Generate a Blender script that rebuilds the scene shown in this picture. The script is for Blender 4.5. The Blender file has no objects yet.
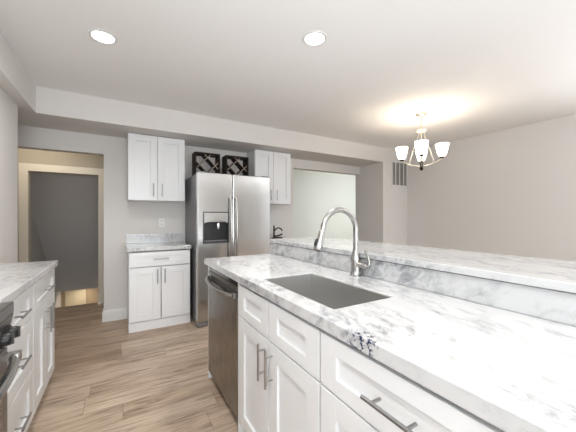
import bpy, bmesh, math, random
from mathutils import Vector, Matrix
random.seed(7)
S = bpy.context.scene
C = S.collection
R = math.radians

# ------------------------------------------------------------------ camera, world, lights, exposure
CAM_H = 1.244
cam_d = bpy.data.cameras.new('camera'); cam = bpy.data.objects.new('camera', cam_d); C.objects.link(cam)
cam.location = (0, 0, CAM_H); cam.rotation_euler = (R(90), 0, R(-30.40))
cam_d.sensor_width = 36; cam_d.lens = 285 / 576 * 36; cam_d.shift_y = 1.0 / 576; cam_d.clip_start = 0.02
S.camera = cam

w = bpy.data.worlds.new('world'); S.world = w; w.use_nodes = True
w.node_tree.nodes['Background'].inputs[0].default_value = (0.86, 0.93, 1.0, 1)
w.node_tree.nodes['Background'].inputs[1].default_value = 1.8

S.view_settings.view_transform = 'Standard'; S.view_settings.look = 'None'
S.view_settings.gamma = 1; S.view_settings.use_curve_mapping = False
S.view_settings.exposure = 0.56

def area(name, loc, rot, sx, sy, power, col=(1, 1, 1), shape='RECTANGLE', spread=180):
    l = bpy.data.lights.new(name, 'AREA'); l.shape = shape; l.size = sx
    if shape == 'RECTANGLE': l.size_y = sy
    l.energy = power; l.color = col; l.spread = R(spread)
    o = bpy.data.objects.new(name, l); C.objects.link(o); o.location = loc; o.rotation_euler = rot
    return o
XR_, XK_ = 4.61, -1.07
# daylight lamps added at invented, unseen windows; another for the next room
area('added_window_daylight', (0.3, -4.75, 1.25), (R(82), 0, 0), 2.4, 1.8, 55, (0.90, 0.96, 1.0), spread=140)  # added lamp at a made-up window behind the camera
area('added_side_daylight', (XR_ + .16, -1.1, 1.3), (R(150), 0, R(90)), 2.2, 1.6, 62, (0.92, 0.97, 1.0), spread=130)  # added lamp tilted up at the ceiling, by an invented right-hand window
area('added_kitchen_daylight', (XK_ - .16, -.7, 1.5), (R(150), 0, R(-90)), 2.0, 1.1, 50, (0.86, 0.94, 1.0), spread=125)  # added lamp for the peninsula fronts and ceiling, by an invented left window
area('next_room_daylight', (5.5, 4.3, 1.4), (R(90), 0, 0), 1.4, 1.6, 19, (0.97, 1.0, 0.96))  # added out of view to light the next room's wall; no window there
area('hall_ceiling_lamp', (-.9, 4.35, 2.44), (0, 0, 0), 0.25, 0.25, 4.5, (1.0, 0.88, 0.72), 'DISK')
area('stair_foot_lamp', (-0.75, 8.05, -0.45), (0, 0, 0), 0.3, 0.3, 2, (1.0, 0.88, 0.70), 'DISK')

# ------------------------------------------------------------------ mesh helpers
class MB:
    def __init__(s): s.bm = bmesh.new()
    def box(s, x0, x1, y0, y1, z0, z1):
        v = [s.bm.verts.new(p) for p in ((x0,y0,z0),(x1,y0,z0),(x1,y1,z0),(x0,y1,z0),(x0,y0,z1),(x1,y0,z1),(x1,y1,z1),(x0,y1,z1))]
        for f in ((0,3,2,1),(4,5,6,7),(0,1,5,4),(1,2,6,5),(2,3,7,6),(3,0,4,7)): s.bm.faces.new([v[i] for i in f])
        return s
    def tube(s, pts, r, seg=16, caps=True, sy=1.0):
        pts = [Vector(p) for p in pts]; n = len(pts)
        rr = r if isinstance(r, (list, tuple)) else [r]*n
        t0 = (pts[1]-pts[0]).normalized()
        up = Vector((0,0,1)) if abs(t0.z) < .9 else Vector((1,0,0))
        a = t0.cross(up).normalized(); rings = []
        for i, p in enumerate(pts):
            t = (pts[min(i+1,n-1)]-pts[max(i-1,0)]).normalized()
            a = (a - t*a.dot(t)).normalized(); b = t.cross(a)
            rings.append([s.bm.verts.new(p + (a*math.cos(2*math.pi*k/seg) + b*sy*math.sin(2*math.pi*k/seg))*rr[i]) for k in range(seg)])
        for i in range(n-1):
            for k in range(seg):
                s.bm.faces.new((rings[i][k], rings[i][(k+1)%seg], rings[i+1][(k+1)%seg], rings[i+1][k]))
        if caps:
            s.bm.faces.new(rings[0][::-1]); s.bm.faces.new(rings[-1])
        return s
    def lathe(s, prof, c=(0,0,0), seg=32, close=False):
        rings = []
        for r, z in prof:
            rings.append([s.bm.verts.new((c[0]+r*math.cos(2*math.pi*k/seg), c[1]+r*math.sin(2*math.pi*k/seg), c[2]+z)) for k in range(seg)])
        for i in range(len(rings)-1):
            for k in range(seg):
                s.bm.faces.new((rings[i][k], rings[i][(k+1)%seg], rings[i+1][(k+1)%seg], rings[i+1][k]))
        if not close:
            s.bm.faces.new(rings[0][::-1]); s.bm.faces.new(rings[-1])
        return s
    def prism(s, pts, axis, a0, a1):            # polygon in the two other axes, extruded along axis
        def mk(p, a):
            if axis == 'x': return (a, p[0], p[1])
            if axis == 'y': return (p[0], a, p[1])
            return (p[0], p[1], a)
        A = [s.bm.verts.new(mk(p, a0)) for p in pts]; B = [s.bm.verts.new(mk(p, a1)) for p in pts]
        n = len(pts)
        s.bm.faces.new(A); s.bm.faces.new(B[::-1])
        for i in range(n): s.bm.faces.new((A[i], B[i], B[(i+1)%n], A[(i+1)%n]))
        return s
    def slab(s, xs, ys, z0, z1, skip=()):       # slab on a grid with some cells left open
        vt = {(i,j): s.bm.verts.new((x,y,z1)) for i,x in enumerate(xs) for j,y in enumerate(ys)}
        vb = {(i,j): s.bm.verts.new((x,y,z0)) for i,x in enumerate(xs) for j,y in enumerate(ys)}
        cells = {(i,j) for i in range(len(xs)-1) for j in range(len(ys)-1)} - set(skip)
        for (i,j) in cells:
            q = [(i,j),(i+1,j),(i+1,j+1),(i,j+1)]
            s.bm.faces.new([vt[k] for k in q]); s.bm.faces.new([vb[k] for k in q[::-1]])
            for (n, a, b) in (((i,j-1),q[0],q[1]),((i+1,j),q[1],q[2]),((i,j+1),q[2],q[3]),((i-1,j),q[3],q[0])):
                if n not in cells: s.bm.faces.new((vt[b], vt[a], vb[a], vb[b]))
        return s
    def build(s, name, mat, parent=None, bevel=0, smooth=False, seg=2, **kw):
        bmesh.ops.recalc_face_normals(s.bm, faces=s.bm.faces)
        if smooth:
            for f in s.bm.faces: f.smooth = True
            for e in s.bm.edges:
                if len(e.link_faces) == 2 and e.calc_face_angle(0) > R(40): e.smooth = False
        me = bpy.data.meshes.new(name); s.bm.to_mesh(me); s.bm.free(); me.materials.append(mat)
        o = bpy.data.objects.new(name, me); C.objects.link(o)
        if parent: o.parent = parent
        if bevel:
            m = o.modifiers.new('bevel', 'BEVEL'); m.width = bevel; m.segments = seg; m.limit_method = 'ANGLE'; m.angle_limit = R(35)
        for k, v in kw.items(): o[k] = v
        return o
def thing(name, label, cat, loc=(0,0,0), rz=0, group=None):
    o = bpy.data.objects.new(name, None); C.objects.link(o); o.empty_display_size = .1
    o.location = loc; o.rotation_euler = (0,0,rz); o['label'] = label; o['category'] = cat
    if group: o['group'] = group
    return o
def tag(o, label, cat, group=None):
    o['label'] = label; o['category'] = cat
    if group: o['group'] = group
    return o
def struct(name, mb, mat, **k): return mb.build(name, mat, kind='structure', **k)

# ------------------------------------------------------------------ materials
def mat(name, col, rough=.5, metal=0, spec=.5, bump=0, bscale=200, emit=None, es=0, coat=0):
    m = bpy.data.materials.new(name); m.use_nodes = True; nt = m.node_tree; b = nt.nodes['Principled BSDF']
    b.inputs['Base Color'].default_value = (*col, 1); b.inputs['Roughness'].default_value = rough
    b.inputs['Metallic'].default_value = metal; b.inputs['Specular IOR Level'].default_value = spec
    b.inputs['Coat Weight'].default_value = coat
    if emit: b.inputs['Emission Color'].default_value = (*emit, 1); b.inputs['Emission Strength'].default_value = es
    if bump:
        n = nt.nodes.new('ShaderNodeTexNoise'); n.inputs['Scale'].default_value = bscale; n.inputs['Detail'].default_value = 3
        g = nt.nodes.new('ShaderNodeNewGeometry'); nt.links.new(g.outputs['Position'], n.inputs['Vector'])
        bp = nt.nodes.new('ShaderNodeBump'); bp.inputs['Strength'].default_value = bump; bp.inputs['Distance'].default_value = .002
        nt.links.new(n.outputs['Fac'], bp.inputs['Height']); nt.links.new(bp.outputs[0], b.inputs['Normal'])
    return m
def nodes(m): return m.node_tree, m.node_tree.nodes['Principled BSDF']
def ramp(nt, src, stops):
    r = nt.nodes.new('ShaderNodeValToRGB'); e = r.color_ramp.elements
    while len(e) < len(stops): e.new(.5)
    for i, (p, c) in enumerate(stops): e[i].position = p; e[i].color = (*c, 1) if len(c) == 3 else c
    nt.links.new(src, r.inputs[0]); return r
def mapping(nt, scale=(1,1,1), rot=(0,0,0)):
    g = nt.nodes.new('ShaderNodeNewGeometry'); mp = nt.nodes.new('ShaderNodeMapping')
    mp.inputs['Scale'].default_value = scale; mp.inputs['Rotation'].default_value = rot
    nt.links.new(g.outputs['Position'], mp.inputs[0]); return mp
def noise(nt, vec, sc, det=4, dist=0, rough=.5):
    n = nt.nodes.new('ShaderNodeTexNoise'); n.inputs['Scale'].default_value = sc; n.inputs['Detail'].default_value = det
    n.inputs['Distortion'].default_value = dist; n.inputs['Roughness'].default_value = rough
    nt.links.new(vec, n.inputs['Vector']); return n
def mix(nt, fac, a, b, mode='MIX'):
    m = nt.nodes.new('ShaderNodeMix'); m.data_type = 'RGBA'; m.blend_type = mode
    for sock, v in ((0, fac), (6, a), (7, b)):
        if isinstance(v, (int, float)): m.inputs[sock].default_value = v
        elif isinstance(v, tuple): m.inputs[sock].default_value = (*v, 1)
        else: nt.links.new(v, m.inputs[sock])
    return m.outputs[2]
def mathn(nt, op, a, b=0, c=0):
    m = nt.nodes.new('ShaderNodeMath'); m.operation = op
    for i, v in enumerate((a, b, c)):
        if isinstance(v, (int, float)): m.inputs[i].default_value = v
        else: nt.links.new(v, m.inputs[i])
    return m.outputs[0]

WALL = mat('wall_paint', (.74,.715,.69), .85, spec=.2, bump=.15, bscale=350)
CEIL = mat('ceiling_paint', (.92,.912,.905), .9, spec=.2, bump=.2, bscale=160)
SAGE = mat('pale_sage_paint', (.76,.77,.745), .85, spec=.2)
STAIRGREY = mat('stair_grey_paint', (.66,.63,.60), .9, spec=.15)
TRIM = mat('trim_paint', (.80,.79,.77), .4)
TAN = mat('tan_trim_paint', (.76,.715,.62), .45)
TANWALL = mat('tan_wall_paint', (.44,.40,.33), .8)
WOODDOOR = mat('warm_tan_paint', (.52,.40,.27), .6)
PALEDOOR = mat('pale_door_paint', (.68,.58,.42), .5)
CAB = mat('cabinet_white', (.80,.805,.815), .32, spec=.5)
BLACK = mat('black_plastic', (.012,.012,.013), .35)
GLOSSBLACK = mat('black_glass', (.01,.01,.012), .06, coat=.5)
DGREY = mat('dark_grey_plastic', (.06,.06,.062), .4)
MGREY = mat('grey_metal_side', (.26,.26,.265), .45, metal=.6)
CHROME = mat('polished_chrome', (.85,.85,.86), .08, metal=1)
WHITEPL = mat('white_plastic', (.82,.82,.81), .4)
VENTGREY = mat('vent_louvre_paint', (.42,.40,.38), .6)
VENTDARK = mat('vent_dark', (.22,.20,.18), .8)
DARKWOOD = mat('espresso_wood', (.020,.012,.008), .6, spec=.25)
EDGEHIGHLIGHT = mat('painted_edge_highlight', (.42,.35,.29), .5)  # highlight on the rack boards' front edges, put into the colour
BRONZE = mat('dark_bronze', (.05,.04,.035), .35, metal=.8)
DISPLAY = mat('clock_display', (.01,.02,.03), .2, emit=(.25,.6,.9), es=1.5)

def brushed(name, col, rough, sc, bump=.04):
    m = mat(name, col, rough, metal=1); nt, b = nodes(m)
    mp = mapping(nt, sc); n = noise(nt, mp.outputs[0], 1.0, 5)
    rr = nt.nodes.new('ShaderNodeMapRange'); rr.inputs['To Min'].default_value = rough*.75; rr.inputs['To Max'].default_value = rough*1.3
    nt.links.new(n.outputs['Fac'], rr.inputs[0]); nt.links.new(rr.outputs[0], b.inputs['Roughness'])
    bp = nt.nodes.new('ShaderNodeBump'); bp.inputs['Strength'].default_value = bump; bp.inputs['Distance'].default_value = .001
    nt.links.new(n.outputs['Fac'], bp.inputs['Height']); nt.links.new(bp.outputs[0], b.inputs['Normal'])
    return m
STEEL = brushed('stainless_horizontal_grain', (.60,.60,.595), .20, (6, 6, 700), .006)
STEELDW = brushed('stainless_vertical_grain', (.27,.25,.225), .27, (500, 500, 6))
SINKST = brushed('sink_stainless', (.68,.675,.66), .36, (10, 400, 400))
NICKEL = mat('brushed_nickel', (.46,.45,.435), .24, metal=1)
PULL = mat('pull_nickel', (.42,.415,.41), .30, metal=1)
WARMNICKEL = mat('warm_nickel', (.74,.68,.58), .28, metal=1)

# marble
MARBLE = mat('white_marble', (.85,.85,.85), .11, spec=.5)
def marble(m):
    nt, b = nodes(m)
    mp = mapping(nt, (1.0, 1.0, 1.0), (.5, 0, R(18)))
    mp2 = nt.nodes.new('ShaderNodeMapping'); mp2.inputs['Scale'].default_value = (3.4, 1.0, 2.4); nt.links.new(mp.outputs[0], mp2.inputs[0])
    big = noise(nt, mp2.outputs[0], 1.9, 5, .3, .6)
    fine = noise(nt, mp2.outputs[0], 10, 8, .5, .68)
    spk = noise(nt, mp2.outputs[0], 24, 5, .5, .65)
    cloud = ramp(nt, big.outputs['Fac'], [(.40,(0,0,0)),(.66,(1,1,1))])
    veil = ramp(nt, fine.outputs['Fac'], [(.45,(0,0,0)),(.62,(1,1,1))])
    f1 = mathn(nt, 'MULTIPLY', cloud.outputs[0], veil.outputs[0])
    c1 = mix(nt, mathn(nt, 'MULTIPLY', f1, 1.0), (.64,.64,.643), (.22,.225,.24))
    c1b = mix(nt, mathn(nt, 'MULTIPLY', cloud.outputs[0], .22), c1, (.50,.51,.53))
    dk = ramp(nt, spk.outputs['Fac'], [(.58,(0,0,0)),(.66,(1,1,1))])
    f2 = mathn(nt, 'MULTIPLY', mathn(nt, 'MULTIPLY', dk.outputs[0], cloud.outputs[0]), .75)
    c2 = mix(nt, f2, c1b, (.27,.27,.29))
    # a cluster of blue-black mineral flecks at the peninsula's front edge
    g = nt.nodes.new('ShaderNodeNewGeometry'); vd = nt.nodes.new('ShaderNodeVectorMath'); vd.operation = 'DISTANCE'
    nt.links.new(g.outputs['Position'], vd.inputs[0]); vd.inputs[1].default_value = (.553, .575, .908)
    near = ramp(nt, vd.outputs['Value'], [(.040,(1,1,1)),(.075,(0,0,0))])
    n3 = noise(nt, g.outputs['Position'], 62, 3, .4)
    sp = ramp(nt, n3.outputs['Fac'], [(.53,(0,0,0)),(.58,(1,1,1))])
    c3 = mix(nt, mathn(nt, 'MULTIPLY', near.outputs[0], sp.outputs[0]), c2, (.035,.045,.09))
    nt.links.new(c3, b.inputs['Base Color'])
marble(MARBLE)

# floor planks run along X
FLOOR = mat('oak_look_vinyl_plank', (.4,.3,.22), .36, spec=.4)
def planks(m, Wd=.178, Ln=1.22):
    nt, b = nodes(m)
    g = nt.nodes.new('ShaderNodeNewGeometry'); sx = nt.nodes.new('ShaderNodeSeparateXYZ'); nt.links.new(g.outputs['Position'], sx.inputs[0])
    row = mathn(nt, 'FLOOR', mathn(nt, 'DIVIDE', mathn(nt, 'ADD', sx.outputs[1], 20.05), Wd))
    wn = nt.nodes.new('ShaderNodeTexWhiteNoise'); wn.noise_dimensions = '1D'; nt.links.new(row, wn.inputs['W'])
    xs = mathn(nt, 'DIVIDE', mathn(nt, 'ADD', sx.outputs[0], mathn(nt, 'MULTIPLY', wn.outputs['Value'], 9.7)), Ln)
    col = mathn(nt, 'FLOOR', xs)
    pid = mathn(nt, 'ADD', mathn(nt, 'MULTIPLY', row, 13.13), mathn(nt, 'MULTIPLY', col, 7.77))
    wn2 = nt.nodes.new('ShaderNodeTexWhiteNoise'); wn2.noise_dimensions = '1D'; nt.links.new(pid, wn2.inputs['W'])
    cb = nt.nodes.new('ShaderNodeCombineXYZ')
    nt.links.new(mathn(nt, 'ADD', mathn(nt, 'MULTIPLY', sx.outputs[0], 1.0), pid), cb.inputs[0])
    nt.links.new(mathn(nt, 'MULTIPLY', sx.outputs[1], 9.0), cb.inputs[1]); nt.links.new(pid, cb.inputs[2])
    gr = noise(nt, cb.outputs[0], 2.2, 8, 1.2, .62)
    base = ramp(nt, wn2.outputs['Value'], [(0,(.35,.250,.175)),(.35,(.47,.355,.26)),(.7,(.58,.465,.36)),(1,(.43,.33,.25))])
    gc = ramp(nt, gr.outputs['Fac'], [(.30,(.34,.30,.28)),(.47,(.90,.88,.87)),(.72,(1.18,1.19,1.21))])
    c = mix(nt, .95, base.outputs[0], gc.outputs[0], 'MULTIPLY')
    cb2 = nt.nodes.new('ShaderNodeCombineXYZ')
    nt.links.new(mathn(nt, 'ADD', mathn(nt, 'MULTIPLY', sx.outputs[0], 3.0), pid), cb2.inputs[0])
    nt.links.new(mathn(nt, 'MULTIPLY', sx.outputs[1], 70.0), cb2.inputs[1]); nt.links.new(pid, cb2.inputs[2])
    g2 = noise(nt, cb2.outputs[0], 1.6, 5, .4, .6)
    c = mix(nt, .8, c, ramp(nt, g2.outputs['Fac'], [(.3,(.72,.70,.68)),(.6,(1.06,1.06,1.06))]).outputs[0], 'MULTIPLY')
    fy = mathn(nt, 'FRACT', mathn(nt, 'DIVIDE', mathn(nt, 'ADD', sx.outputs[1], 20.05), Wd)); fx = mathn(nt, 'FRACT', xs)
    ey = mathn(nt, 'LESS_THAN', mathn(nt, 'MINIMUM', fy, mathn(nt, 'SUBTRACT', 1, fy)), .009)
    ex = mathn(nt, 'LESS_THAN', mathn(nt, 'MINIMUM', fx, mathn(nt, 'SUBTRACT', 1, fx)), .0013)
    c = mix(nt, mathn(nt, 'MULTIPLY', mathn(nt, 'MAXIMUM', ey, ex), .65), c, (.13,.09,.065))
    nt.links.new(c, b.inputs['Base Color'])
    rr = ramp(nt, gr.outputs['Fac'], [(.3,(.45,.45,.45)),(.7,(.30,.30,.30))]); nt.links.new(rr.outputs[0], b.inputs['Roughness'])
planks(FLOOR)

# ------------------------------------------------------------------ dimensions
YB, YS, ZS, ZC = 4.02, 3.46, 2.21, 2.46      # back wall, soffit front, soffit underside, ceiling
XK, XR, XBLK = -1.07, 4.61, 3.96             # kitchen wall, dining wall, block beside the opening
YN = -4.6                                     # wall behind the camera
OPX0, OPX1, OPZ = 2.455, 3.96, 2.06           # opening to the next room
HX, HZ = -.175, 1.99                          # hall opening right edge and head

# ------------------------------------------------------------------ setting
struct('floor', MB().box(-2.32, 6.7, YN-.12, 4.98, -.05, 0).box(-.18, 6.7, 4.98, 6.32, -.05, 0), FLOOR)
struct('ceiling', MB().box(-2.32, 6.7, YN-.12, 8.5, ZC, ZC+.1), CEIL)
struct('wall_back', MB().box(-2.2, -1.55, YB, YB+.12, 0, ZC).box(-1.55, HX, YB, YB+.12, HZ, ZC)
       .box(HX, OPX0, YB, YB+.12, 0, ZC).box(OPX0, OPX1, YB, YB+.12, OPZ, ZC).box(OPX1, XR+.12, YB, YB+.12, 0, ZC), WALL)
struct('wall_back_block', MB().box(XBLK, XR, YS, YB, 0, ZC), WALL)
struct('wall_right', MB().box(XR, XR+.12, .1, YB, 0, ZC).box(XR, XR+.12, YN, -2.3, 0, ZC).box(XR, XR+.12, -2.3, .1, 0, .4).box(XR, XR+.12, -2.3, .1, 2.25, ZC), WALL)
struct('wall_left', MB().box(XK-.12, XK, .4, 2.80, 0, ZC).box(XK-.12, XK, YN, -1.8, 0, ZC).box(XK-.12, XK, -1.8, .4, 0, .9).box(XK-.12, XK, -1.8, .4, 2.15, ZC), WALL)
struct('wall_left_wing', MB().box(XK-.12, -.774, 2.80, 3.33, 0, ZS), WALL)
struct('wall_hall_end', MB().box(-2.32, -2.2, 3.2, 5.0, 0, ZC), WALL)
struct('wall_hall_near', MB().box(-2.2, XK-.12, 3.21, 3.33, 0, ZC), WALL)
struct('trim_1', MB().box(-2.2, XBLK, YS, YB, ZS, ZC), WALL, label='long painted soffit above the wall cabinets')
struct('trim_2', MB().box(XK, -.679, YN, YS, ZS, ZC).box(-2.2, XK, 3.33, YS, ZS, ZC), WALL, label='painted soffit along the left wall')
# wall behind the camera and three unseen windows invented to light the room
struct('wall_front', MB().box(XK-.12, -.9, YN-.12, YN, 0, ZC).box(-.9, 1.5, YN-.12, YN, 0, .4).box(-.9, 1.5, YN-.12, YN, 2.25, ZC)
       .box(1.5, XR+.12, YN-.12, YN, 0, ZC), WALL)
def wframe(name, ax, p, a0, a1, z0, z1):
    m = MB(); am = (a0+a1)/2
    def b(u0, u1, w0, w1):
        if ax == 'y': m.box(u0, u1, p, p+.06, w0, w1)
        else: m.box(p, p+.06, u0, u1, w0, w1)
    b(a0, a0+.05, z0, z1); b(a1-.05, a1, z0, z1); b(am-.03, am+.03, z0+.06, z1-.06); b(a0+.05, a1-.05, z0, z0+.06); b(a0+.05, a1-.05, z1-.06, z1)
    struct(name, m, TRIM)
wframe('added_window_1', 'y', YN-.09, -.9, 1.5, .4, 2.25)  # invented opening behind the camera, lets light in
wframe('added_window_2', 'x', XR+.03, -2.3, .1, .4, 2.25)  # invented opening in the right wall, added for side light
wframe('added_window_3', 'x', XK-.09, -1.8, .4, .9, 2.15)  # invented opening in the left wall, added to light the cabinet fronts
# next room beyond the opening
struct('wall_next_room_back', MB().box(1.6, 6.7, 6.2, 6.32, 0, ZC), SAGE)
struct('wall_next_room_left', MB().box(1.6, 1.72, YB+.12, 6.2, 0, ZC), SAGE)
struct('wall_next_room_right', MB().box(6.58, 6.7, YB+.12, 6.2, 0, ZC), SAGE)
struct('wall_next_room_near', MB().box(XR+.12, 6.58, YB, YB+.12, 0, ZC), SAGE)
# hall: wall with the cased stair doorway
YH = 4.90
cx0, cx1, cz = -1.033, -.276, 1.843
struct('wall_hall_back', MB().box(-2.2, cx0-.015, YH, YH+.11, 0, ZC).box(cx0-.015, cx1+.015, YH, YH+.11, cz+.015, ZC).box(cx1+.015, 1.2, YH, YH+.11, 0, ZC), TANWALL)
struct('wall_hall_right', MB().box(1.2, 1.3, YB+.12, 5.0, 0, ZC), WALL)
cs = MB()
cs.box(cx0-.095, cx0, YH-.018, YH, 0, cz+.095).box(cx1, cx1+.095, YH-.018, YH, .16, cz+.095).box(cx0, cx1, YH-.018, YH, cz, cz+.095)
cs.box(cx1-.004, cx1+.10, YH-.024, YH, 0, .16)
cs.box(cx0-.015, cx0, YH, YH+.11, 0, cz).box(cx1, cx1+.015, YH, YH+.11, 0, cz).box(cx0-.015, cx1+.015, YH, YH+.11, cz, cz+.015)
struct('door_1', cs, TAN, bevel=.002, label='cream door casing around the dark stair doorway')
# stairwell going down under a sloping ceiling
struct('wall_stair_left', MB().box(-1.30, -1.20, 5.01, 8.4, -2.6, ZC), STAIRGREY)
struct('wall_stair_right', MB().box(-.18, -.10, 5.01, 8.4, -2.6, ZC), STAIRGREY)
sl = lambda y: 1.92 - .87*(y-5.17)
struct('ceiling_stair', MB().prism([(5.01, sl(5.01)), (7.8, sl(7.8)), (7.8, sl(7.8)+.1), (5.01, sl(5.01)+.1)], 'x', -1.20, -.18), STAIRGREY)
struct('wall_stair_foot', MB().box(-1.3, -.10, 8.4, 8.5, -2.6, .6), WOODDOOR)
struct('door_2', MB().box(-1.12, -.72, 8.36, 8.4, -2.4, -.25), PALEDOOR, label='cream door at the foot of the stairs')
st = MB()
for k in range(12): st.box(-1.20, -.18, 4.98+.24*k, 4.98+.24*(k+1), -2.6, -.2*(k+1))
struct('floor_stair_steps', st, FLOOR)
# baseboards
def base_prof(a0, a1, axis, pos, sgn):
    p = [(0,0),(.015*sgn,0),(.015*sgn,.115),(.008*sgn,.13),(0,.135)]
    if axis == 'x': return MB().prism([(pos+q[0], q[1]) for q in p], 'x', a0, a1)
    return MB().prism([(pos+q[0], q[1]) for q in p], 'y', a0, a1)
struct('baseboard_back', base_prof(HX+.0005, .068, 'x', YB, -1), TRIM)
struct('baseboard_hall_jamb', base_prof(YB-.015, YB+.12, 'y', HX, -1), TRIM)
struct('baseboard_right', base_prof(YN, YS, 'y', XR, -1), TRIM)
struct('baseboard_hall', MB().box(cx1+.101, 1.2, YH-.014, YH, 0, .13), TRIM)
struct('baseboard_left_wing', base_prof(2.80, 3.33, 'y', -.774, 1), TRIM)

# ------------------------------------------------------------------ cabinetry (local frame: x to the right, y into the cabinet, fronts at y=0)
def shaker(x0, x1, z0, z1, stile=.07, rail=.07, t=.02, rec=.012):
    m = MB()
    m.box(x0, x0+stile, 0, t, z0, z1).box(x1-stile, x1, 0, t, z0, z1)
    m.box(x0+stile, x1-stile, 0, t, z0, z0+rail).box(x0+stile, x1-stile, 0, t, z1-rail, z1)
    m.box(x0+stile, x1-stile, rec, t-.002, z0+rail, z1-rail)
    return m
def bar_handle(cx, cz, L, vertical, parent, out=.034, r=.0058):
    m = MB(); h = L/2; q = L*.31
    if vertical:
        m.tube([(cx,-out,cz-h),(cx,-out,cz+h)], r)
        for s_ in (-q, q): m.tube([(cx,0,cz+s_),(cx,-out,cz+s_)], r*.8, 12)
    else:
        m.tube([(cx-h,-out,cz),(cx+h,-out,cz)], r)
        for s_ in (-q, q): m.tube([(cx+s_,0,cz),(cx+s_,-out,cz)], r*.8, 12)
    return m.build('handle', PULL, parent, smooth=True)
def carcass(W, D, z0, z1, top=False, toe=.10, toein=.06):
    m = MB(); y0 = .026
    m.box(0, .018, y0, D, z0, z1).box(W-.018, W, y0, D, z0, z1).box(.018, W-.018, D-.012, D, z0, z1)
    m.box(.018, W-.018, y0, D-.012, z0, z0+.018)
    m.box(.018, W-.018, y0, y0+.018, z1-.05, z1 if top else z1-.012)
    if top: m.box(.018, W-.018, y0+.018, D-.012, z1-.018, z1)
    return m
def base_cabinet(label, loc, rz, W, D, layout, toe=.10, toein=.06, H=.872, stile=.078, hl=.168, group=None):
    t = thing('base_cabinet', label, 'cabinet', loc, rz, group)
    carcass(W, D, toe, H).build('carcass', CAB, t)
    MB().box(0, W, toein, toein+.018, 0, toe).box(0, .018, toein+.018, D, 0, toe).box(W-.018, W, toein+.018, D, 0, toe).build('toe_kick', CAB, t)
    g = .004
    for kind, x0, x1, z0, z1, h in layout:
        if kind == 'drawer':
            d = shaker(x0+g, x1-g, z0+g, z1-g, stile, .05 if z1-z0 < .22 else stile*.9).build('drawer_front', CAB, t, bevel=.0015)
            if h: bar_handle((x0+x1)/2, (z0+z1)/2+(0 if h is True else h), hl, False, d)
        else:
            d = shaker(x0+g, x1-g, z0+g, z1-g, stile, stile*.9).build('door', CAB, t, bevel=.0015)
            if h: bar_handle(x1-.038 if h == 'r' else x0+.038, z1-.108, hl, True, d)
    return t
DT, ZT = .862, .682     # drawer top, drawer bottom / door top
# peninsula (fronts face -X at x=.60)
XF = .580
base_cabinet('white shaker sink base cabinet with two doors, between dishwasher and drawers', (XF, 1.549, 0), R(-90), .772, .58,
    [('drawer', 0, .384, ZT, DT, None), ('drawer', .384, .772, ZT, DT, None), ('door', 0, .384, .078, ZT, 'r'), ('door', .384, .772, .078, ZT, 'l')], toe=.076)
base_cabinet('white shaker drawer cabinet nearest the viewer under the peninsula worktop', (XF, .775, 0), R(-90), .62, .58,
    [('drawer', 0, .62, ZT, DT, True), ('drawer', 0, .62, .38, ZT, True), ('drawer', 0, .62, .078, .38, True)], toe=.076)
base_cabinet('plain white end cabinet of the peninsula behind the viewer', (XF, .153, 0), R(-90), 1.0, .58,
    [('drawer', 0, .5, ZT, DT, True), ('drawer', .5, 1.0, ZT, DT, True), ('door', 0, .5, .07, ZT, 'r'), ('door', .5, 1.0, .07, ZT, 'l')], toe=.076)
tag(MB().box(XF+.004, 1.17, 1.551, 1.565, 0, .872).build('filler_panel', CAB), 'thin white upright panel between dishwasher and sink cabinet', 'cabinet panel')
tag(MB().box(XF+.004, 1.17, 2.204, 2.222, 0, .872).build('end_panel', CAB), 'white end panel closing the far end of the peninsula beside the dishwasher', 'cabinet panel')
# left run (fronts face +X at x=-.43)
base_cabinet('white three-drawer base cabinet beside the range at the left wall', (-.43, 1.562, 0), R(90), .572, .62,
    [('drawer', 0, .572, ZT, DT, True), ('drawer', 0, .572, .39, ZT, True), ('drawer', 0, .572, .10, .39, True)], hl=.14)
base_cabinet('white two-door base cabinet at the far end of the left worktop', (-.43, 2.136, 0), R(90), .610, .62,
    [('drawer', 0, .610, ZT, DT, True), ('door', 0, .305, .10, ZT, 'r'), ('door', .305, .610, .10, ZT, 'l')])
# back wall base cabinet
base_cabinet('white base cabinet with one drawer and two doors beside the refrigerator', (.072, 3.478, 0), 0, .636, .535,
    [('drawer', 0, .636, .695, .862, True), ('door', 0, .318, .105, .695, 'r'), ('door', .318, .636, .105, .695, 'l')], toein=.012, hl=.16, stile=.08)
def wall_cabinet(label, x0, x1, yf, z0, z1):
    t = thing('wall_cabinet', label, 'cabinet', (x0, yf, 0), 0, 'white wall cabinets')
    W = x1-x0; D = YB-yf-.003
    carcass(W, D, z0, z1, top=True).build('carcass', CAB, t)
    for a, b, h in ((0, W/2, 'r'), (W/2, W, 'l')):
        d = shaker(a+.002, b-.002, z0+.002, z1-.004, .075, .075).build('door', CAB, t, bevel=.0015)
        bar_handle(b-.048 if h == 'r' else a+.048, z0+.125, .155, True, d)
    return t
wall_cabinet('white two-door wall cabinet above the small marble worktop', .070, .688, 3.71, 1.438, 2.206)
wall_cabinet('white two-door wall cabinet right of the refrigerator', 1.636, 2.225, 3.71, 1.438, 2.206)

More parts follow.
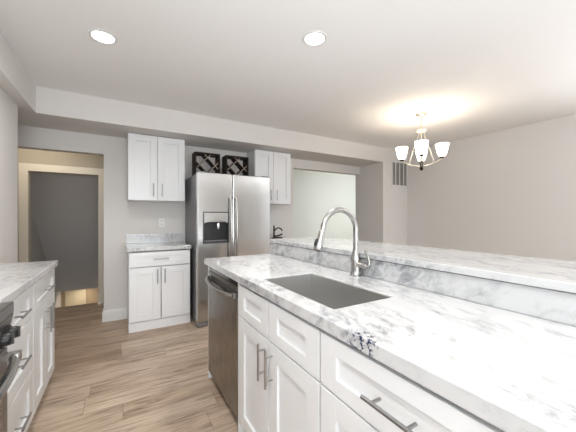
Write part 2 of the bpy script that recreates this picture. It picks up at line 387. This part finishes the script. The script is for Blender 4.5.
# ------------------------------------------------------------------ worktops
SX0, SX1, SY0, SY1 = .662, .965, .80, 1.372
tag(MB().slab([.570, SX0-.006, SX1+.006, 1.178], [-1.0, SY0-.006, SY1+.006, 2.285], .873, .915, skip=[(1,1)]).build('peninsula_worktop', MARBLE, bevel=.003),
    'large white marble worktop of the peninsula with the sink cut into it', 'countertop')
tag(MB().box(1.1785, 1.198, -1.0, 2.285, .9155, 1.011).build('marble_backsplash', MARBLE), 'marble strip rising between the peninsula worktop and the raised bar', 'backsplash')
struct('wall_peninsula', MB().box(1.199, 1.33, -1.0, 2.285, 0, 1.0165), WALL)
tag(MB().box(1.160, 1.735, -1.0, 2.300, 1.017, 1.047).build('bar_top', MARBLE, bevel=.004), 'long raised white marble bar top along the peninsula', 'countertop')
tag(MB().box(XK+.002, -.412, 1.556, 2.758, .873, .915).build('left_worktop', MARBLE, bevel=.004), 'white marble worktop on the left beside the range', 'countertop')
bt = thing('corner_worktop', 'small marble worktop with low upstand next to the refrigerator', 'countertop', (.39, 3.75, .873))
bt2 = MB().box(.055-.39, .714-.39, 3.455-3.75, YB-.002-3.75, 0, .042).build('slab', MARBLE, bt, bevel=.003)
MB().box(.055-.39, .714-.39, YB-.022-3.75, YB-.002-3.75, .0425, .157).build('upstand', MARBLE, bt, bevel=.002)
bt.location = (.39, 3.75, .873)
# counter and cabinet beyond the refrigerator, under the right wall cabinet
base_cabinet('white base cabinet hidden right of the refrigerator beside the room opening', (1.70, 3.478, 0), 0, .60, .535,
    [('drawer', 0, .60, .695, .862, True), ('door', 0, .30, .105, .695, 'r'), ('door', .30, .60, .105, .695, 'l')], toein=.012, hl=.16, stile=.08)
tag(MB().box(1.69, 2.32, 3.455, YB-.002, .873, .915).build('small_worktop', MARBLE, bevel=.003), 'small worktop right of the refrigerator under the wall cabinet', 'countertop')

# ------------------------------------------------------------------ sink
sk = thing('sink', 'stainless undermount sink set into the peninsula worktop', 'sink', ((SX0+SX1)/2, (SY0+SY1)/2, .66))
def basin():
    m = MB(); a, b = (SX1-SX0)/2, (SY1-SY0)/2; zt, zb, tk = .911-.66+.004, 0, .004
    a -= .001; b -= .001
    m.box(-a-tk, -a, -b-tk, b+tk, zb, zt-.004).box(a, a+tk, -b-tk, b+tk, zb, zt-.004)
    m.box(-a, a, -b-tk, -b, zb, zt-.004).box(-a, a, b, b+tk, zb, zt-.004)
    m.slab([-a, -.04, .04, a], [-b, -.04, .04, b], zb, zb+tk, skip=[(1,1)])
    return m
basin().build('basin', SINKST, sk)
MB().lathe([(.0,-.012),(.034,-.012),(.058,.0045),(.058,.008),(.045,.008),(.036,-.004),(.0,-.004)], (0,0,0), 32, close=True).build('drain', CHROME, sk, smooth=True)

# ------------------------------------------------------------------ faucet
FX, FY = 1.140, 1.190
fc = thing('faucet', 'brushed nickel gooseneck pull-down faucet behind the sink', 'faucet', (FX, FY, .9155))
MB().lathe([(0,0),(.0325,0),(.0325,.006),(.029,.010),(.0285,.030),(.0285,.085),(.027,.10),(.021,.125),(.0165,.145),(0,.145)], (0,0,0), 36).build('base', NICKEL, fc, smooth=True)
A = .116; zc_ = .250
pts = [(0,0,.13),(0,0,.20)] + [(-A+A*math.cos(a), 0, zc_+A*math.sin(a)) for a in [R(k) for k in range(0, 171, 8)]]
e = Vector(pts[-1]); tdir = (Vector(pts[-1])-Vector(pts[-2])).normalized()
pts.append(tuple(e+tdir*.025))
MB().tube(pts, .0145, 20).build('neck', NICKEL, fc, smooth=True)
p0 = e+tdir*.02; p1 = p0+tdir*.105
sh = MB().tube([p0, p0+tdir*.004, p0+tdir*.03, p0+tdir*.075, p1-tdir*.006, p1], [.0155,.017,.0175,.0225,.0235,.020], 24).build('spray_head', NICKEL, fc, smooth=True)
bn = Vector((-abs(tdir.z), 0, -tdir.x*-1)).normalized()
bn = Vector((tdir.z, 0, -tdir.x)); bn = bn if bn.x < 0 else -bn
q = p0+tdir*.066+bn*.018
MB().tube([q-tdir*.022+bn*0, q-tdir*.012+bn*.005, q+tdir*.012+bn*.006, q+tdir*.022], [.004,.008,.008,.004], 14).build('spray_button', BLACK, sh, smooth=True)
MB().tube([p1-tdir*.002, p1+tdir*.004], [.0185,.0175], 24).build('spray_nozzle', DGREY, sh, smooth=True)
MB().tube([(0,-.015,.066),(0,-.060,.064),(0,-.082,.062),(0,-.092,.061)], [.020,.019,.016,.008], 22).build('valve_body', NICKEL, fc, smooth=True)
MB().tube([(0,-.070,.062),(0,-.095,.066),(.004,-.100,.080),(.010,-.088,.104),(.014,-.066,.132),(.016,-.056,.144)], [.010,.0095,.0085,.008,.007,.006], 14).build('lever', NICKEL, fc, smooth=True)

# ------------------------------------------------------------------ dishwasher
dw = thing('dishwasher', 'stainless steel dishwasher with bowed bar handle in the peninsula', 'dishwasher', (XF, 2.2025, 0), R(-90))
DWW = .635
MB().box(0, DWW, .03, .55, .02, .866).build('tub', DGREY, dw)
MB().box(.002, DWW-.002, 0, .029, .068, .768).build('door_panel', STEELDW, dw, bevel=.004)
MB().box(.02, DWW-.02, .012, .029, .769, .811).build('handle_pocket', BLACK, dw)
MB().prism([(.0,.812),(.029,.812),(.029,.836),(.004,.836)], 'x', .002, DWW-.002).build('control_fascia', STEELDW, dw, bevel=.002)
MB().box(.004, DWW-.004, .010, .029, .837, .864).build('control_strip', GLOSSBLACK, dw, bevel=.001)
MB().box(.004, DWW-.004, .045, .0499-.0+.01, .005, .067).build('kick_plate', BLACK, dw)
hm = MB(); n = 14; hp = [(.03+(DWW-.06)*i/n, -.010-.036*math.sin(math.pi*i/n)**.6, .784-.012*math.sin(math.pi*i/n)) for i in range(n+1)]
hm.tube(hp, .017, 14, sy=.75)
hm.box(.022, .045, -.018, .001, .768, .800).box(DWW-.045, DWW-.022, -.018, .011, .768, .800)
hm.build('handle', NICKEL, dw, smooth=True)

# ------------------------------------------------------------------ refrigerator
FX0, FX1, FYF, FZ = .738, 1.652, 3.265, 1.752
rf = thing('refrigerator', 'stainless side-by-side refrigerator with ice and water dispenser', 'refrigerator', (FX0, FYF, 0))
FW = FX1-FX0
MB().box(.006, FW-.006, .075, YB-.03-FYF, .03, FZ-.012).build('cabinet', MGREY, rf, bevel=.004)
MB().box(.01, FW-.01, .035, .074, .03, .095).build('toe_grille', DGREY, rf, bevel=.002)
MB().box(.0, .11, -.004, .10, .005, .052).build('hinge_cover', MGREY, rf, bevel=.004)
MB().box(FW-.11, FW, -.004, .10, .005, .052).build('hinge_cover', MGREY, rf, bevel=.004)
for x in (.02, FW-.10): MB().box(x, x+.08, .02, .14, FZ-.0115, FZ+.012).build('top_hinge', MGREY, rf, bevel=.003)
SPL = .411
def fdoor(x0, x1, hole=None):
    m = MB(); bw = .010; n = 12
    if hole:
        hx0, hx1, hz0, hz1 = hole
        m.slab([x0, hx0, hx1, x1], [.055, hz0, hz1, FZ], -.070, 0, skip=[(1,1)])
        for v in m.bm.verts: v.co = Vector((v.co.x, -v.co.z, v.co.y))
    else: m.box(x0, x1, 0, .07, .055, FZ)
    return m
HOLE = (.075, .355, .955, 1.182)
ld = fdoor(0, SPL-.003, HOLE).build('door', STEEL, rf, bevel=.010, seg=3, label='left freezer door with dispenser')
rd = fdoor(SPL+.003, FW).build('door', STEEL, rf, bevel=.010, seg=3)
# dispenser
dp = MB(); hx0, hx1, hz0, hz1 = HOLE
dp.box(hx0-.012, hx0, -.010, .0, hz0-.015, 1.305).box(hx1, hx1+.012, -.010, .0, hz0-.015, 1.305).box(hx0, hx1, -.010, 0, 1.293, 1.305).box(hx0, hx1, -.012, .0, hz0-.015, hz0)
dp.build('dispenser_frame', DGREY, ld, bevel=.002)
arc = [(hx0+.002, 1.292), (hx1-.002, 1.292)] + [(hx1-.002-(hx1-hx0-.004)*k/12, 1.172+.040*math.sin(math.pi*k/12)) for k in range(13)]
MB().prism(arc, 'y', -.008, .0).build('dispenser_panel', brushed('dispenser_panel_grey', (.66,.665,.67), .2, (6,6,300)), ld)
cv = MB(); cv.box(hx0+.001, hx1-.001, .060, .066, hz0+.001, hz1-.001)
cv.box(hx0+.001, hx0+.004, .0, .060, hz0+.001, hz1-.001).box(hx1-.004, hx1-.001, .0, .060, hz0+.001, hz1-.001)
cv.box(hx0+.004, hx1-.004, .0, .060, hz0+.001, hz0+.010).box(hx0+.004, hx1-.004, .0, .060, hz1-.010, hz1-.001)
cv.build('dispenser_recess', BLACK, ld)
arc2 = [(hx0+.006, 1.181), (hx0+.006, 1.160)] + [(hx0+.006+(hx1-hx0-.012)*k/12, 1.158+.034*math.sin(math.pi*k/12)) for k in range(13)] + [(hx1-.006, 1.181)]
MB().tube([((hx0+hx1)/2+.03, .03, 1.17), ((hx0+hx1)/2+.03, .028, 1.12), ((hx0+hx1)/2+.03, .022, 1.10)], [.022,.022,.012], 16).build('dispenser_spout', CHROME, ld, smooth=True)
MB().prism([(hx0+.10,1.10),(hx0+.16,1.10),(hx0+.150,.99),(hx0+.11,.99)], 'y', .045, .052).build('dispenser_paddle', BLACK, ld)
MB().box(hx0+.01, hx1-.01, -.010, .058, hz0+.0105, hz0+.018).build('drip_tray', MGREY, ld)
def fhandle(x, par):
    m = MB(); n = 20; z0, z1 = .62, 1.49
    P_ = [(x, -.022-.045*math.sin(math.pi*i/n)**.55, z0+(z1-z0)*i/n) for i in range(n+1)]
    m.tube(P_, .0135, 14)
    m.tube([(x,.001,z0+.012),(x,-.03,z0+.012)], .014, 14).tube([(x,.001,z1-.012),(x,-.03,z1-.012)], .014, 14)
    m.build('handle', NICKEL, par, smooth=True)
fhandle(SPL-.034, ld); fhandle(SPL+.034, rd)

# ------------------------------------------------------------------ range
rg = thing('range', 'stainless slide-in range with black knobs, cut by the left edge', 'range', (-.371, .79, 0), R(90))
RW = .760
MB().box(.004, RW-.004, .045, .695, .03, .845).build('body', DGREY, rg)
MB().box(0, RW, .0, .695, .862, .905).build('cooktop_frame', brushed('range_stainless', (.22,.215,.21), .3, (6,6,400)), rg, bevel=.004)
MB().box(.03, RW-.03, .06, .66, .9055, .911).build('cooktop_glass', GLOSSBLACK, rg, bevel=.002)
RST = bpy.data.materials['range_stainless']
MB().prism([(.0,.860),(.05,.860),(.05,.735),(.022,.735),(.012,.80)], 'x', 0, RW).build('control_panel', RST, rg, bevel=.003)
cd = MB().prism([(.004,.782),(.014,.790),(.030,.740),(.016,.738)], 'x', .10, .668).build('control_display', GLOSSBLACK, rg)
dg = MB()
x = .63; dg.prism([(.0065,.770),(.0085,.770),(.0112,.758),(.0092,.758)], 'x', x, x+.012)
dg.build('display_light', DISPLAY, cd)
for k, x in enumerate((.06, .13, .63, .705)):
    kb = MB().tube([(x,.012,.795),(x,-.002,.795),(x,-.004,.795),(x,-.022,.797),(x,-.025,.797)], [.030,.030,.024,.022,.018], 22).build('knob', BLACK, rg, smooth=True)
    MB().box(x-.0045, x+.0045, -.031, -.0245, .777, .817).build('knob_grip', DGREY, kb, bevel=.001)
MB().box(.004, RW-.004, .018, .044, .20, .728).build('oven_door', RST, rg, bevel=.004)
MB().box(.09, RW-.09, .012, .0179, .32, .62).build('oven_window', GLOSSBLACK, rg, bevel=.002)
MB().box(.004, RW-.004, .020, .044, .05, .192).build('storage_drawer', RST, rg, bevel=.004)
hm = MB(); hp = [(.03+(RW-.06)*i/n, -.018-.040*math.sin(math.pi*i/n)**.6, .690) for i in range(n+1)]
n = 16; hp = [(.03+(RW-.06)*i/n, -.006-.036*math.sin(math.pi*i/n)**.6, .690) for i in range(n+1)]
hm.tube(hp, .016, 14); hm.box(.018, .045, -.028, .019, .680, .710).box(RW-.045, RW-.018, -.028, .019, .680, .710)
hm.build('handle', NICKEL, rg, smooth=True)

# ------------------------------------------------------------------ wine racks on the refrigerator
def wine_rack(label, x0, y0, W=.318, H=.315, D=.17):
    t = thing('wine_rack', label, 'wine rack', (x0, y0, FZ+.001 - .012), 0, 'wine racks on the refrigerator')
    f = MB(); k = .019
    f.box(0, k, 0, D, 0, H).box(W-k, W, 0, D, 0, H).box(k, W-k, 0, D, 0, k).box(k, W-k, 0, D, H-k, H)
    f.build('frame', DARKWOOD, t, bevel=.002)
    # crossed boards
    iw, ih = W-2*k, H-2*k; cx, cz = W/2, H/2
    def board(px, pz, ang, L, th=.011):
        c_, s_ = math.cos(ang), math.sin(ang); q = []
        for a, b_ in ((-L/2,-th/2),(L/2,-th/2),(L/2,th/2),(-L/2,th/2)): q.append((px+a*c_-b_*s_, pz+a*s_+b_*c_))
        return MB().prism(q, 'y', .01, D-.01), q
    hl = iw*.5
    for o in (-.25, .25):
        for ang in (R(45), R(-45)):
            nx, nz = -math.sin(ang), math.cos(ang); off = o*iw*.98
            L = (iw-abs(off)*1.414)*1.414-.016
            m, q = board(cx+nx*off, cz+nz*off, ang, L)
            b_ = m.build('lattice_board', DARKWOOD, t)
            L2 = L-.004; c_, s_ = math.cos(ang), math.sin(ang); qq = []
            for a, bb in ((-L2/2,-.0035),(L2/2,-.0035),(L2/2,.0035),(-L2/2,.0035)): qq.append((cx+nx*off+a*c_-bb*s_, cz+nz*off+a*s_+bb*c_))
            MB().prism(qq, 'y', .0075, .0098).build('highlight_strip', EDGEHIGHLIGHT, b_)  # pale strip painted as the light line on the board's edge
    return t
wine_rack('dark wooden lattice wine rack on the refrigerator, left of the two', .790, 3.62)
wine_rack('dark wooden lattice wine rack on the refrigerator, right of the two nearer the wall cabinet', 1.185, 3.62)

# ------------------------------------------------------------------ dark wire stand on the small worktop
ws = thing('wire_stand', 'small dark metal scroll stand on the worktop just right of the refrigerator', 'stand', (2.02, 3.75, .9155))
MB().tube([(-.06,0,0),(-.06,0,.20)], .012, 12).build('post', BRONZE, ws, smooth=True)
MB().tube([(-.05,0,.13)]+[(.015+.062*math.cos(a), 0, .115+.05*math.sin(a)) for a in [R(k) for k in range(160,-10,-17)]], .010, 12).build('scroll', BRONZE, ws, smooth=True)
MB().tube([(-.06,0,.05),(0,0,.045),(.05,0,.06),(.075,0,.075)], .012, 12).build('arm', BRONZE, ws, smooth=True)
MB().lathe([(0,0),(.085,0),(.085,.012),(.07,.03),(0,.03)], (0,0,0), 24).build('base', BRONZE, ws, smooth=True)

# ------------------------------------------------------------------ outlet and return-air vent
ot = thing('outlet', 'white wall outlet above the small marble worktop', 'outlet', (.455, YB, 1.17))
MB().box(-.036, .036, -.006, 0, -.058, .058).build('cover_plate', WHITEPL, ot, bevel=.002)
for z in (-.024, .024):
    r_ = MB().box(-.017, .017, -.0085, -.006, z-.015, z+.015).build('receptacle', WHITEPL, ot, bevel=.001)
    MB().box(-.008, -.005, -.0092, -.0085, z-.005, z+.007).box(.005, .008, -.0092, -.0085, z-.005, z+.007).build('slot', DGREY, r_)
vt = thing('wall_vent', 'square white return-air grille high on the wall behind the chandelier', 'vent', (4.172, YS, 1.802))
VW, VH = .43, .45
MB().box(0, VW, -.012, 0, 0, .022).box(0, VW, -.012, 0, VH-.022, VH).box(0, .022, -.012, 0, .022, VH-.022).box(VW-.022, VW, -.012, 0, .022, VH-.022)\
   .build('frame', TRIM, vt, bevel=.002)
MB().box(.022, VW-.022, -.002, 0, .022, VH-.022).build('backing', VENTDARK, vt)
for k in range(3):
    x = VW*(k+1)/4; MB().box(x-.008, x+.008, -.011, -.0022, .022, VH-.022).build('mullion', TRIM, vt)
lv = MB()
for k in range(26):
    z = .028+k*.0155
    lv.prism([(-.0095, z), (-.0085, z+.001), (-.003, z+.010), (-.004, z+.009)], 'x', .023, VW-.023)
lv.build('louvres', VENTGREY, vt)

# ------------------------------------------------------------------ recessed ceiling lights
LENS = mat('lamp_lens', (.9,.9,.9), .5, emit=(1,.97,.92), es=9)
def recessed(label, x, y, power=6):
    t = thing('recessed_light', label, 'ceiling light', (x, y, ZC), 0, 'recessed ceiling downlights')
    MB().lathe([(.063,-.001),(.066,-.006),(.082,-.005),(.086,-.0005),(.063,-.0005)], (0,0,0), 40, close=True).build('trim_ring', WHITEPL, t, smooth=True)
    MB().lathe([(0,-.0035),(.0635,-.0035),(.0635,-.001),(0,-.001)], (0,0,0), 40, close=True).build('lens', LENS, t, smooth=True)
    l = area('downlight', (x, y, ZC-.012), (0,0,0), .12, .12, power, (1.0,.965,.92), 'DISK', 150)
    return t
recessed('round recessed downlight in the ceiling, left of the two in view', -.103, 2.289)
recessed('round recessed downlight in the ceiling, right one nearer the chandelier', 1.14, 1.582)
recessed('added, unseen round recessed downlight in the ceiling above the near worktop behind the viewer', 0.95, -.55, 1)  # invented light out of view, over the near worktop
recessed('added, unseen round recessed downlight in the ceiling behind the viewer by the range', -.103, .35, 6)  # added out of view to help light the kitchen
recessed('added, unseen round recessed downlight in the ceiling far behind the viewer', .5, -1.6, 5)  # extra unseen light, made up to fill the room from behind

# ------------------------------------------------------------------ chandelier
CX, CY = 3.06, 2.104
ch = thing('chandelier', 'nickel four-light chandelier with white glass shades over the dining area', 'chandelier', (CX, CY, ZC), R(-55.5))
GLASS = mat('lit_opal_glass', (.95,.93,.9), .35, emit=(1.0,.93,.82), es=2.6)
BULB = mat('lit_bulb', (1,1,1), .3, emit=(1.0,.86,.68), es=7)
MB().lathe([(0,0),(.066,0),(.066,-.008),(.05,-.018),(.015,-.026),(0,-.026)], (0,0,0), 32).build('canopy', WARMNICKEL, ch, smooth=True)
MB().tube([(0,0,-.02),(0,0,-.18)], .0055, 12).build('rod', WARMNICKEL, ch, smooth=True)
MB().tube([(.055*math.cos(a), .055*math.sin(a), -.20) for a in [R(k) for k in range(0,361,15)]], .006, 10, caps=False).tube([(-.055,0,-.20),(.055,0,-.20)], .005, 10).tube([(0,-.055,-.20),(0,.055,-.20)], .005, 10).build('ring', WARMNICKEL, ch, smooth=True)
MB().lathe([(0,-.17),(.012,-.175),(.016,-.195),(.012,-.22),(0,-.225)], (0,0,0), 20).build('upper_hub', WARMNICKEL, ch, smooth=True)
MB().lathe([(0,-.55),(.014,-.555),(.019,-.57),(.016,-.63),(.022,-.645),(.014,-.665),(0,-.67)], (0,0,0), 24).build('lower_hub', BRONZE, ch, smooth=True)
RA = .215
for k in range(4):
    a = k*math.pi/2; cc, ss = math.cos(a), math.sin(a); P3 = lambda r, z: (r*cc, r*ss, z); P3U = lambda r: (r*cc, r*ss, .012)
    arm = MB().tube([P3(r, -.618+.075*(r/RA)**2) for r in [RA*j/12*1.07 for j in range(13)]], .0065, 10).build('arm', WARMNICKEL, ch, smooth=True)
    MB().tube([P3(.018,-.21), P3(.035,-.26), P3(.075,-.38), P3(.135,-.588)], .0045, 10).build('stay', WARMNICKEL, ch, smooth=True)
    MB().lathe([(0,-.552),(.018,-.552),(.026,-.542),(.026,-.530),(.018,-.526),(0,-.526)], P3U(RA), 20).build('socket_cup', BRONZE, arm, smooth=True)
    MB().lathe([(.024,-.535),(.037,-.526),(.049,-.497),(.060,-.452),(.068,-.412),(.071,-.388),(.068,-.388),(.064,-.412),(.057,-.452),(.045,-.493),(.034,-.520),(.024,-.528)], P3U(RA), 28, close=True).build('shade', GLASS, arm, smooth=True)
    MB().lathe([(0,-.524),(.012,-.52),(.014,-.49),(.026,-.46),(.028,-.445),(.02,-.425),(0,-.418)], P3U(RA), 18).build('bulb', BULB, arm, smooth=True)
    pl = bpy.data.lights.new('bulb_light', 'POINT'); pl.energy = 1.0; pl.color = (1.0,.82,.62); pl.shadow_soft_size = .03
    po = bpy.data.objects.new('bulb_light', pl); C.objects.link(po); po.parent = ch; po.location = P3(RA, -.375)
